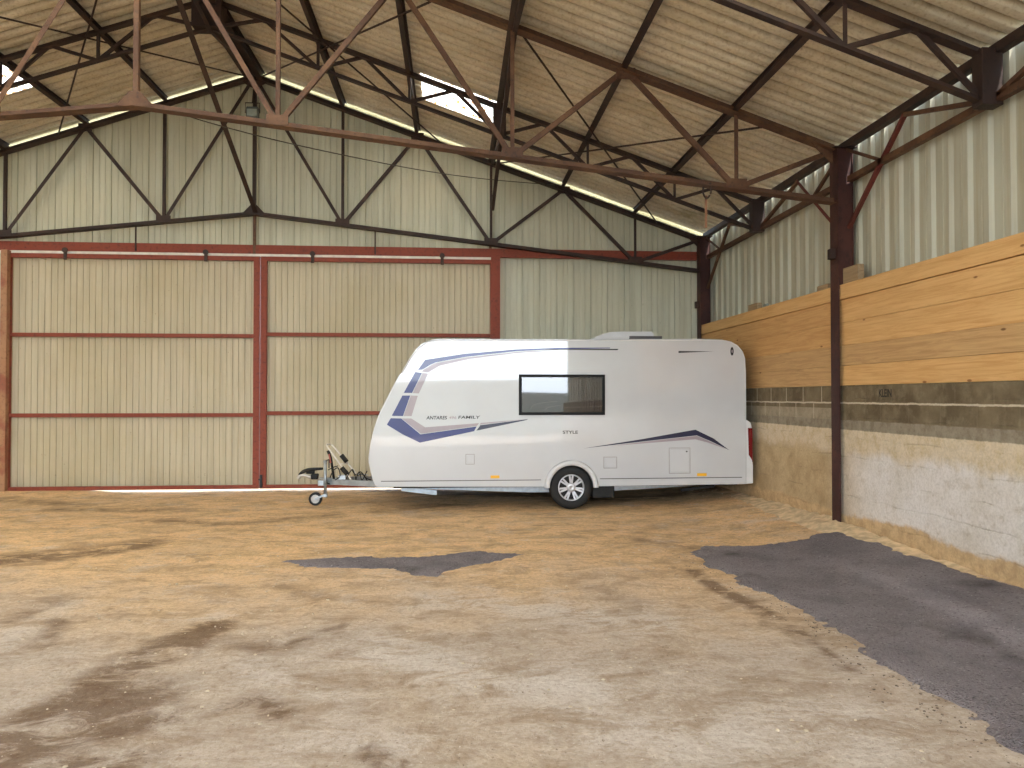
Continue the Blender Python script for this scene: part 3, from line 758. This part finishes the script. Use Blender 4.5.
# ------------------------------------------------------------------ caravan
YC = 11.40; CW = 2.28; YK = YC+CW
m = M('caravan white'); c = m.mix(m.ramp(m.noise(1.2, 3, m.O()), .3, .7), srgb(200,203,206), srgb(195,197,200)); m_white = m.done(c, .35, 0, spec=.5, coat=1.)
m_trim = simple('white plastic trim', srgb(208,209,210), .4, var=.03); m_black = simple('black rubber', srgb(20,20,20), .7, var=.2)
m_under = simple('dark underbody', srgb(34,32,30), .8); m_galv = simple('galvanised steel', srgb(168,176,182), .38, .75, scale=14)
m_alloy = simple('alloy rim', srgb(206,208,214), .3, .6, var=.04); m_dark = simple('grey line', srgb(86,84,84), .5)
m_blue = simple('deep blue decal', srgb(8,24,108), .3, var=.05, coat=.32); m_mauve = simple('mauve grey decal', srgb(158,146,152), .3, var=.05, coat=.32); m_navy = simple('navy decal', srgb(20,22,60), .3, var=.05, coat=.32); m_char = simple('charcoal decal', srgb(28,26,30), .5, coat=.15)
def cz(px, py): p = at(px, py, Y=YC); return (p.x, p.z)
org = Vector((cz(571.6, 489)[0], YC+CW/2, 0))
car = empty('caravan', org, 'white touring caravan with blue stripes parked across the barn before the sliding doors', 'caravan')
wc = cz(571.6, 489.3); R = wc[1]-.0
R = .336; wc = (wc[0], R)
front = [(375.6,486.7),(371.7,476),(369.1,462),(370,450),(373,434.6),(379.5,416),(388.6,398),(399.5,376),(410.8,356.5),(418.6,346.5),(427,341.0),(438,338.8)]
rear = [(560,339.3),(700,338.8),(722,339.2),(731,341.3),(738,345.2),(743,351),(745.6,358),(746,370),(746.3,420),(747,484)]
prof = smooth_path([(a, 0, b) for a, b in [cz(*p) for p in front]], 3)
prof = [(p.x, p.z) for p in prof] + [cz(*p) for p in rear]
arch = [(wc[0]+.35*math.cos(a), wc[1]+.01+.35*math.sin(a)) for a in [PI*i/16 for i in range(17)]]
zbt = cz(571, 486.5)[1]
arch = [(x, z) for x, z in arch if z > zbt+.01]
prof += [(arch[0][0]+.003, zbt)] + arch + [(arch[-1][0]-.003, zbt)]
bm = B(); prism(bm, prof, YC, YK)
es = [e for e in bm.edges if abs(e.verts[0].co.y-e.verts[1].co.y) < 1e-5 and (e.verts[0].co.z+e.verts[1].co.z)/2 > zbt+.02 and not (abs((e.verts[0].co.x+e.verts[1].co.x)/2-wc[0]) < .42 and (e.verts[0].co.z+e.verts[1].co.z)/2 < .9)]
bmesh.ops.bevel(bm, geom=es, offset=.028, segments=3, affect='EDGES', profile=.5)
bmesh.ops.triangulate(bm, faces=[f for f in bm.faces if len(f.verts) > 4])
body = part('body', bm, m_white, car)
# moulded front panel
fp = [(p.x, p.z) for p in smooth_path([(a, 0, b) for a, b in [cz(*p) for p in [(373,477),(368.4,463),(369.2,450),(372.2,434),(378.4,415),(387.2,397),(398.5,375.5),(402,373.5)]]], 3)]
back_ = [(x+.10, z) for x, z in fp][::-1]
bm = B(); prism(bm, fp+back_, YC+.05, YK-.05); part('front_panel', bm, m_trim, car)
# trim along roof edge and front edge of the side
def strip(pts, r, m_, nm, dy=0): part(nm, tube(B(), [(x, YC-dy, z) for x, z in pts], r, 6), m_, car, True)
tp = [cz(*p) for p in ((402,373),(411.5,357),(419.5,347.3),(428,341.8),(438,339.9),(560,340.3),(722,340.2),(731,342.2),(737.5,346),(742.2,351.6),(744.7,358.5),(745.2,372),(745.4,420))]
strip(tp, .012, m_trim, 'edge_trim', -.006)
def decal(pts, m_, nm='stripe', dy=.003, parent=None):
    bm = B(); prism(bm, [cz(*p) for p in pts], YC-dy, YC+.002)
    bmesh.ops.triangulate(bm, faces=[f for f in bm.faces if len(f.verts) > 4]); return part(nm, bm, m_, parent or car)
z1 = lambda L: [(360+a/3.84, 320+b/3.84) for a, b in L]
z2 = lambda L: [(560+a/3.84, 320+b/3.84) for a, b in L]
decal(z1([(250,153),(400,130),(600,113),(760,107),(960,106),(960,109),(760,112),(600,120),(410,141),(290,163),(270,172),(240,190),(222,192)]), m_blue)
decal(z1([(290,165),(410,143),(600,122),(760,114),(760,116),(600,127),(420,150),(305,176),(262,202),(236,198),(245,190),(272,174)]), m_mauve)
decal(z1([(212,200),(238,203),(200,280),(168,280)]), m_blue); decal(z1([(240,203),(262,206),(226,282),(202,281)]), m_mauve)
decal(z1([(163,290),(193,290),(165,369),(122,368)]), m_blue); decal(z1([(195,290),(222,291),(198,369),(167,369)]), m_mauve)
decal(z1([(118,377),(158,378),(232,439),(448,409),(438,427),(230,471),(165,440),(103,402)]), m_blue)
decal(z1([(160,378),(197,378),(250,412),(457,396),(449,407),(234,437)]), m_mauve)
decal(z1([(462,404),(645,381),(640,384),(447,425)]), m_navy); decal(z1([(464,395),(645,380),(645,380.6),(459,402)]), m_mauve)
decal(z2([(90,493),(300,460),(520,421),(590,455),(650,500),(580,466),(525,443),(330,465)]), m_navy)
decal(z2([(200,483),(330,466.5),(525,445),(580,468),(640,496),(565,470),(520,458),(330,473)]), m_mauve)
decal(z2([(-60,112),(225,111),(220,116),(-60,114)]), m_char); decal(z2([(455,119),(590,121),(455,126.5)]), m_char)
decal([(732+1.5*math.cos(a)*1.1, 351.3+4.4*math.sin(a)) for a in [2*PI*i/14 for i in range(14)]], m_char, 'emblem')
decal([(732+.5*math.cos(a), 351.3+1.8*math.sin(a)) for a in [2*PI*i/10 for i in range(10)]], m_mauve, 'emblem', .005)
decal([(381,480.9),(541,479.5),(541,480.3),(381,481.7)], m_dark, 'skirt_line'); decal([(600,478.4),(742,476.9),(742,477.7),(600,479.2)], m_dark, 'skirt_line')
def place_c(a, b, c_): return Vector((a, YC-.0015-c_, b))
def word(s, pa, pb, mat, shear=0): a, b = cz(*pa), cz(*pb); part('lettering', text_bm(s, a[0], b[0], a[1], b[1], place_c, .001, shear), mat, car)
word('ANTARES', (426.3,419.5), (447,415.9), m_char, .12); word('496', (449,419), (456.4,416.2), m_mauve, .12); word('FAMILY', (458.2,418.7), (480.3,415.7), m_char, .12)
word('STYLE', (562.8,433.8), (577.9,430.6), m_char)
# hatches
def hatch(x0, y0, x1, y1, nm, ins=.9):
    a, b = cz(x0, y1), cz(x1, y0)
    bm = B(); w = .009
    for p, q in (((a[0],a[1]),(b[0],a[1]+w)), ((a[0],b[1]-w),(b[0],b[1])), ((a[0],a[1]+w),(a[0]+w,b[1]-w)), ((b[0]-w,a[1]+w),(b[0],b[1]-w))):
        box(bm, (p[0], YC-.005, p[1]), (q[0], YC+.004, q[1]))
    f = part(nm, bm, simple('hatch edge', srgb(150,148,146), .5), car)
    bm = B(); g = .022; box(bm, (a[0]+g, YC-.008, a[1]+g), (b[0]-g, YC+.002, b[1]-g), .004); part('hatch_door', bm, m_white, f)
    return f, a, b
f, a, b = hatch(668.9, 447.6, 690.2, 473.6, 'service_hatch')
bm = B(); cyl(bm, (b[0]-.06, b[1]-.06), .013, YC-.016, YC-.006, 12); part('lock', bm, m_dark, f)
hatch(465.5, 454, 474.6, 464.5, 'filler_hatch'); hatch(603.5, 456.7, 617, 468.4, 'vent_cover')
# side marker lights
m_or = simple('amber lens', srgb(236,176,40), .3, var=.05); 
for x0, x1, y in ((490.5, 499.5, 476.8), (697, 706.5, 474.6)):
    a, b = cz(x0, y+1.5), cz(x1, y-1.5); bm = B(); box(bm, (a[0], YC-.015, a[1]), (b[0], YC+.002, b[1]), .006); part('marker_light', bm, m_or, car)
# side window: pane and curtains over a flat dark sheet painting the unlit interior
wa, wb = cz(518.8, 415.1), cz(604.7, 374.6)
bm = B(); fw = .045
for p, q in (((wa[0],wa[1]),(wb[0],wa[1]+fw)), ((wa[0],wb[1]-fw),(wb[0],wb[1])), ((wa[0],wa[1]+fw),(wa[0]+fw,wb[1]-fw)), ((wb[0]-fw,wa[1]+fw),(wb[0],wb[1]-fw))):
    box(bm, (p[0], YC-.03, p[1]), (q[0], YC+.01, q[1]), .004)
wf = part('side_window', bm, simple('black window frame', srgb(12,11,11), .5, spec=.25), car)
bm = B(); box(bm, (wa[0]+fw*.5, YC-.004, wa[1]+fw*.5), (wb[0]-fw*.5, YC+.002, wb[1]-fw*.5)); part('window_backing', bm, simple('dark interior', srgb(54,46,44), .8), wf)
m_cur = simple('grey curtain', srgb(190,182,180), .9, scale=20)
def curtain(px0, px1, pz0, pz1, folds, mt):
    a, b = cz(px0, pz1), cz(px1, pz0); vs, fs = [], []; n = folds*8
    for i in range(n+1):
        t_ = i/n; y = YC-.010-.004*math.sin(2*PI*folds*t_); x_ = a[0]+(b[0]-a[0])*t_
        vs += [(x_, y, a[1]), (x_, y, b[1])]
    for i in range(n): fs.append((2*i, 2*i+2, 2*i+3, 2*i+1))
    return part('curtain', (vs, fs), mt, wf, True)
curtain(569, 581, 379.5, 402, 5, m_cur); curtain(584, 602, 379.5, 411, 7, simple('dark curtain', srgb(130,120,120), .9, scale=20))
bm = B(); tube(bm, smooth_path([(x, YC-.010, z) for x, z in [cz(*p) for p in ((530,410),(534,405),(545,402.5),(558,401.5))]]), .006, 6); tube(bm, smooth_path([(x, YC-.010, z) for x, z in [cz(*p) for p in ((545,410),(549,407),(560,405.5))]]), .006, 6)
part('seat_piping', bm, m_cur, wf)
m = M('tinted pane'); m.b.inputs['Base Color'].default_value = (.04,.035,.035,1); m.b.inputs['Roughness'].default_value = .03; m.b.inputs['Specular IOR Level'].default_value = .9; m.b.inputs['Coat Weight'].default_value = 1
tp_ = m.N.new('ShaderNodeBsdfTransparent'); ms = m.N.new('ShaderNodeMixShader'); m.b.inputs['Coat IOR'].default_value = 2.3; m.b.inputs['Coat Roughness'].default_value = .02; ms.inputs[0].default_value = .5
tp_.inputs[0].default_value = (.8,.74,.72,1)
m.lk(tp_.outputs[0], ms.inputs[1]); m.lk(m.b.outputs[0], ms.inputs[2]); m.lk(ms.outputs[0], m.N['Material Output'].inputs[0]); m_pane = m.m
bm = B(); box(bm, (wa[0]+fw*.6, YC-.024, wa[1]+fw*.6), (wb[0]-fw*.6, YC-.020, wb[1]-fw*.6))
for v_ in bm.verts: v_.co.y += (v_.co.z-(wa[1]+wb[1])/2)*.0095
part('window_pane', bm, m_pane, wf)
# wheel arch
bm = B(); n = 24; ri, ro = .343, .425; vs0 = []
for i in range(n+1):
    a_ = -.02+ (PI+.04)*i/n
    for r_, y_ in ((ri, YC-.02), (ri, YC+.05), (ro, YC+.0), (ro-.02, YC-.022)):
        vs0.append(bm.verts.new((wc[0]+r_*math.cos(a_), y_, wc[1]+.01+r_*math.sin(a_)*(.99))))
for i in range(n):
    for j in range(4):
        A, B_ = vs0[4*i:4*i+4], vs0[4*i+4:4*i+8]; bm.faces.new((A[j], A[(j+1)%4], B_[(j+1)%4], B_[j]))
part('wheel_arch', bm, m_trim, car, True)
# wheel: tyre, rim, spokes, hub cap
for yw, sg in ((YC+.03, 1), (YK-.03, -1)):
    tyr = [(.205, .0),(.235,-.006),(.285,-.008),(.322,.004),(.336,.03),(.336,.165),(.322,.19),(.235,.195),(.205,.19)]
    bm = B(); lathe(bm, wc, [(r_, yw+sg*y_) for r_, y_ in tyr], 48); wh = part('wheel', bm, m_black, car, True)
    if sg > 0:
        bm = B(); lathe(bm, wc, [(.208, yw+.0),(.196,yw-.006),(.186, yw+.012),(.186, yw+.15),(.208,yw+.15)], 48); part('rim', bm, m_alloy, wh, True)
        bm = B()
        for i in range(7):
            for o_ in (-.13, .13):
                a_ = 2*PI*i/7+PI/2+o_; u = Vector((math.cos(a_), 0, math.sin(a_))); c0_ = Vector((wc[0], yw+.012, wc[1]))
                bar(bm, c0_+u*.06, c0_+u*.192+Vector((0,-.004,0)), .028, .02, 'box')
        part('spokes', bm, m_alloy, wh)
        bm = B(); lathe(bm, wc, [(.001,yw-.012),(.05,yw-.010),(.072,yw+.002),(.074,yw+.03),(.001,yw+.03)], 28); part('hub_cap', bm, m_alloy, wh, True)
        bm = B(); cyl(bm, wc, .185, yw+.05, yw+.06, 32); part('brake_disc', bm, m_under, wh)
bm = B(); box(bm, (wc[0]-.05, YC+.15, wc[1]-.05), (wc[0]+.05, YK-.15, wc[1]+.05), .01); part('axle', bm, m_under, car)
# chassis and underside
x0, x1 = cz(392, 486)[0], cz(744, 484)[0]
bm = B(); box(bm, (x0, YC+.28, zbt-.035), (x1, YK-.1, zbt+.06)); part('underbody', bm, m_under, car)
bm = B(); box(bm, (wc[0]-.42, YC+.26, zbt-.02), (wc[0]+.42, YC+.30, zbt+.5)); part('wheel_box', bm, m_under, car)
for yy_ in (YC+.45, YK-.45):
    bm = B(); prism(bm, [(cz(392,0)[0], zbt-.03), (cz(720,0)[0], zbt-.03), (cz(690,0)[0], zbt-.07), (wc[0]+.5, zbt-.14), (wc[0]-.6, zbt-.14), (cz(410,0)[0], zbt-.06)], yy_-.02, yy_+.02); part('chassis_rail', bm, m_galv, car)
# corner steadies folded up, brackets behind the wheel
for px, dx in ((400, .55), (722, -.55)):
    xs_ = cz(px, 480)[0]
    for yy_ in (YC+.35, YK-.35):
        bm = B(); bar(bm, (xs_, yy_, zbt-.05), (xs_+dx, yy_, zbt-.12), .07 if dx > 0 else .04, .05, 'box'); part('corner_steady', bm, m_galv if dx > 0 else m_under, car)
a, b = cz(594, 499), cz(616, 486)
bm = B(); box(bm, (a[0], YC+.1, a[1]), (b[0], YC+.4, b[1]), .02); part('axle_bracket', bm, m_black, car)
# awning light / marker above wheel arch
a, b = cz(569.3, 463.3), cz(573, 462); bm = B(); box(bm, (a[0], YC-.01, a[1]), (b[0], YC, b[1])); part('small_vent', bm, m_dark, car)
# rear lamp cluster and bumper
rb = [cz(*p) for p in ((744.5,420),(748,420.5),(751,423),(752,427),(751.6,440),(751.6,457),(753.2,465),(753.2,483.3),(744,484.2))]
bm = B(); prism(bm, rb, YC+.012, YK-.012); part('rear_bumper', bm, m_trim, car)
for y0_, y1_ in ((YC+.006, YC+.22), (YK-.22, YK-.006)):
    rl = [cz(*p) for p in ((748.2,428),(752.6,428),(752.8,440),(752.8,458),(753.6,462),(749,455))]
    bm = B(); prism(bm, rl, y0_, y1_); part('tail_lamp', bm, simple('red lens', srgb(110,14,18), .25, var=.05), car)
# roof hatch
hp = [(593,339.6),(597,336.4),(604,333.6),(612,331.9),(625,331.4),(652,331.4),(654,334),(654.5,339.6)]
bm = B(); prism(bm, [(at(*p, Y=YC+.55).x, cz(*p)[1]) for p in hp], YC+.55, YC+1.25)
es = [e for e in bm.edges if abs(e.verts[0].co.y-e.verts[1].co.y) < 1e-5]; bmesh.ops.bevel(bm, geom=es, offset=.02, segments=2, affect='EDGES')
# seen from below the roof edge: raise to what the photograph shows at that depth
dzr = at(600, 331.4, Y=YC+.55).z-cz(600, 331.4)[1]; bmesh.ops.translate(bm, verts=bm.verts[:], vec=(0,0,dzr)); rh = part('roof_hatch', bm, m_trim, car)
a, b = cz(630, 341), cz(662, 337); a = (at(630,341,Y=YC+.5).x, a[1]); b = (at(662,337,Y=YC+.5).x, b[1]); bm = B(); box(bm, (a[0], YC+.5, a[1]-.02), (b[0], YC+1.3, b[1]+.055)); part('hatch_rail', bm, m_dark, rh)

# drawbar, coupling, jockey wheel, folded bicycle rack
YD = YC+CW/2-.25
def dp(px, py, Y=YD): return at(px, py, Y=Y)
zb = zbt
A0, A1_ = dp(322, 481.5), dp(378, 484)
bm = B()
for s in (-1, 1): 
    q = Vector((cz(420,0)[0], YC+CW/2+s*.75, zbt-.02)); st_ = Vector((A0.x, YD+.08+s*.05, A0.z)); bar(bm, st_, q, .09, .04, 'box', n=(0,1,0))
box(bm, (A0.x-.02, YD-.0, A0.z-.06), (A0.x+.35, YD+.18, A0.z+.05), .01)
part('drawbar', bm, m_galv, car)
bm = B(); tube(bm, [(dp(308,477).x, YD+.08, dp(308,477).z), (A0.x+.02, YD+.08, A0.z+.02)], .035, 10); tube(bm, smooth_path([dp(298,478.6), dp(300.5,475.6), dp(305,475.5), dp(311,477.5)]), [.03]*18+[.03], 10)
cp = part('coupling_head', bm, simple('pale cast metal', srgb(196,190,180), .4, .5), car, True)
bm = B(); p = [dp(299,475.5), dp(303,471.8), dp(310,469.6), dp(323,468.6)]
tube(bm, smooth_path(p), [.018+.012*math.sin(PI*i/18) for i in range(19)], 8); box(bm, dp(311.2,479.3)-Vector((0,.04,0)), dp(318,474)+Vector((0,.1,0)), .012); a, b = dp(306,474), dp(314,470); box(bm, a, b+Vector((0,.08,0)), .01); part('coupling_handle', bm, m_black, cp, True)
# jockey wheel
YJ = 12.15
bm = B(); tube(bm, [dp(325.2,460.5,YJ), dp(325.4,497,YJ)], .024, 12); tube(bm, [dp(325.2,460.5,YJ), dp(325.2,463,YJ)], .03, 12)
jk = part('jockey_post', bm, m_galv, car, True)
wcx = at(315.5, 499, Y=YJ).x; wj = (wcx, .105+floor_z(wcx, YJ))
bm = B(); lathe(bm, wj, [(.07,YJ-.03),(.095,YJ-.032),(.105,YJ-.02),(.105,YJ+.02),(.095,YJ+.032),(.07,YJ+.03)], 28); part('jockey_tyre', bm, m_black, jk, True)
bm = B(); cyl(bm, wj, .071, YJ-.02, YJ+.02, 24); cyl(bm, wj, .025, YJ-.035, YJ+.035, 16); part('jockey_rim', bm, simple('pale wheel centre', srgb(190,188,184), .5), jk)
q = dp(325.4,497,YJ); bm = B(); bar(bm, (q.x, YJ-.045, q.z+.04), (wj[0], YJ-.045, wj[1]), .03, .008); bar(bm, (q.x, YJ+.045, q.z+.04), (wj[0], YJ+.045, wj[1]), .03, .008); box(bm, (q.x-.03, YJ-.05, q.z-.0), (q.x+.03, YJ+.05, q.z+.05), .004); part('wheel_fork', bm, m_galv, jk)
bm = B(); box(bm, (dp(325,0).x-.05, YJ-.04, A0.z-.05), (dp(325,0).x+.05, YD+.04, A0.z+.04), .01); part('post_clamp', bm, m_galv, jk)
bm = B(); tube(bm, [dp(325.2,461,YJ), dp(329,459.5,YJ)], .008); tube(bm, [dp(329,459.5,YJ), dp(329,468,YJ)], .010); part('crank_handle', bm, m_black, jk)
# hand brake
bm = B(); tube(bm, [dp(334,480), dp(331,459)], .02); tube(bm, [dp(331,459), dp(328,450.5)], [.022,.026], 10); hb = part('hand_brake', bm, m_black, car, True)
bm = B(); tube(bm, [dp(330.6,463,YD-.03), dp(329,454,YD-.03)], .014); part('brake_lever', bm, simple('faded red lever', srgb(176,96,86), .5), hb)
# bicycle rack
YRk = YD-.10
bm = B(); tube(bm, smooth_path([dp(353,482,YRk), dp(340,464,YRk), dp(327.4,446.5,YRk), dp(328.6,444.6,YRk+.05), dp(331,444.4,YRk+.12), dp(334,447,YRk+.12), dp(345,460,YRk+.12), dp(356.6,474,YRk+.12)], 5), .013, 8)
tube(bm, [dp(340,464,YRk), dp(348,463.5,YRk+.12)], .010); rk = part('bicycle_rack', bm, simple('bright aluminium tube', srgb(216,210,200), .3, .4), car, True)
for (pa, pb, yy_) in (((341.5,467.5),(347.5,474.5),YRk-.0),((341.2,455),(346.8,462),YRk+.12)):
    bm = B(); tube(bm, [dp(*pa,yy_), dp(*pb,yy_)], .038, 8); part('rack_pad', bm, m_black, rk, True)
bm = B(); tube(bm, [dp(353,482,YRk), dp(366,481.5,YRk)], .012); tube(bm, [dp(357,474,YRk+.12), dp(368,475,YRk+.12)], .010); box(bm, dp(338,480,YRk)-Vector((0,.02,0)), dp(346,475,YRk)+Vector((0,.05,0)), .008); part('rack_bracket', bm, m_galv, rk)
# cables
bm = B()
for seed, pts in enumerate([[(330,478),(333,471),(338,468),(340,476),(335,480)], [(345,481),(350,472),(353,470),(356,480)], [(355,482),(359,472),(362,480),(367,471)], [(352,470),(356,475),(361,472),(368,482)], [(328,470),(334,467),(338,466)], [(322,480),(330,484),(338,482),(345,484)], [(357,476),(362,474),(366,478),(371,480)]]):
    tube(bm, smooth_path([dp(x_, y_, YRk-.03+.02*seed) for x_, y_ in pts]), .009, 6)
part('cable_loops', bm, m_black, car, True)

# ------------------------------------------------------------------ light
w = bpy.data.worlds.new('world'); sc.world = w; w.use_nodes = True
N = w.node_tree.nodes; L = w.node_tree.links; bg = N['Background']
sky = N.new('ShaderNodeTexSky'); sky.sky_type = 'NISHITA'; sky.sun_disc = False; sky.sun_elevation = math.radians(42); sky.sun_rotation = math.radians(200)
sky.air_density = 1.2; sky.dust_density = 3.0
mix = N.new('ShaderNodeMix'); mix.data_type = 'RGBA'; mix.inputs[0].default_value = .85; mix.inputs[7].default_value = (4.9, 5.9, 7.1, 1)
mul = N.new('ShaderNodeVectorMath'); mul.operation = 'SCALE'; mul.inputs['Scale'].default_value = 1.0
L.new(sky.outputs[0], mix.inputs[6]); L.new(mix.outputs[2], bg.inputs['Color']); bg.inputs['Strength'].default_value = 1.0
sd = bpy.data.lights.new('sun', 'SUN'); so = bpy.data.objects.new('sun', sd); C.objects.link(so)
sd.energy = 7; sd.angle = math.radians(3.0); sd.color = (1, .97, .92)
so.rotation_euler = (math.radians(42), 0, math.radians(14))     # high, from behind the camera
# light portal at the open front
pl = bpy.data.lights.new('portal', 'AREA'); po = bpy.data.objects.new('portal', pl); C.objects.link(po)
pl.shape = 'RECTANGLE'; pl.size = 17; pl.size_y = 6.2; pl.cycles.is_portal = True
po.location = (XR, YF-.05, 3.3); po.rotation_euler = (PI/2, 0, 0)

sc.cycles.use_denoising = True
sc.cycles.max_bounces = 10; sc.cycles.diffuse_bounces = 8; sc.cycles.glossy_bounces = 4
sc.cycles.sample_clamp_indirect = 20
vs_ = sc.view_settings; vs_.view_transform = 'Standard'; vs_.look = 'None'; vs_.exposure = 0.42; vs_.gamma = 1; vs_.use_curve_mapping = False
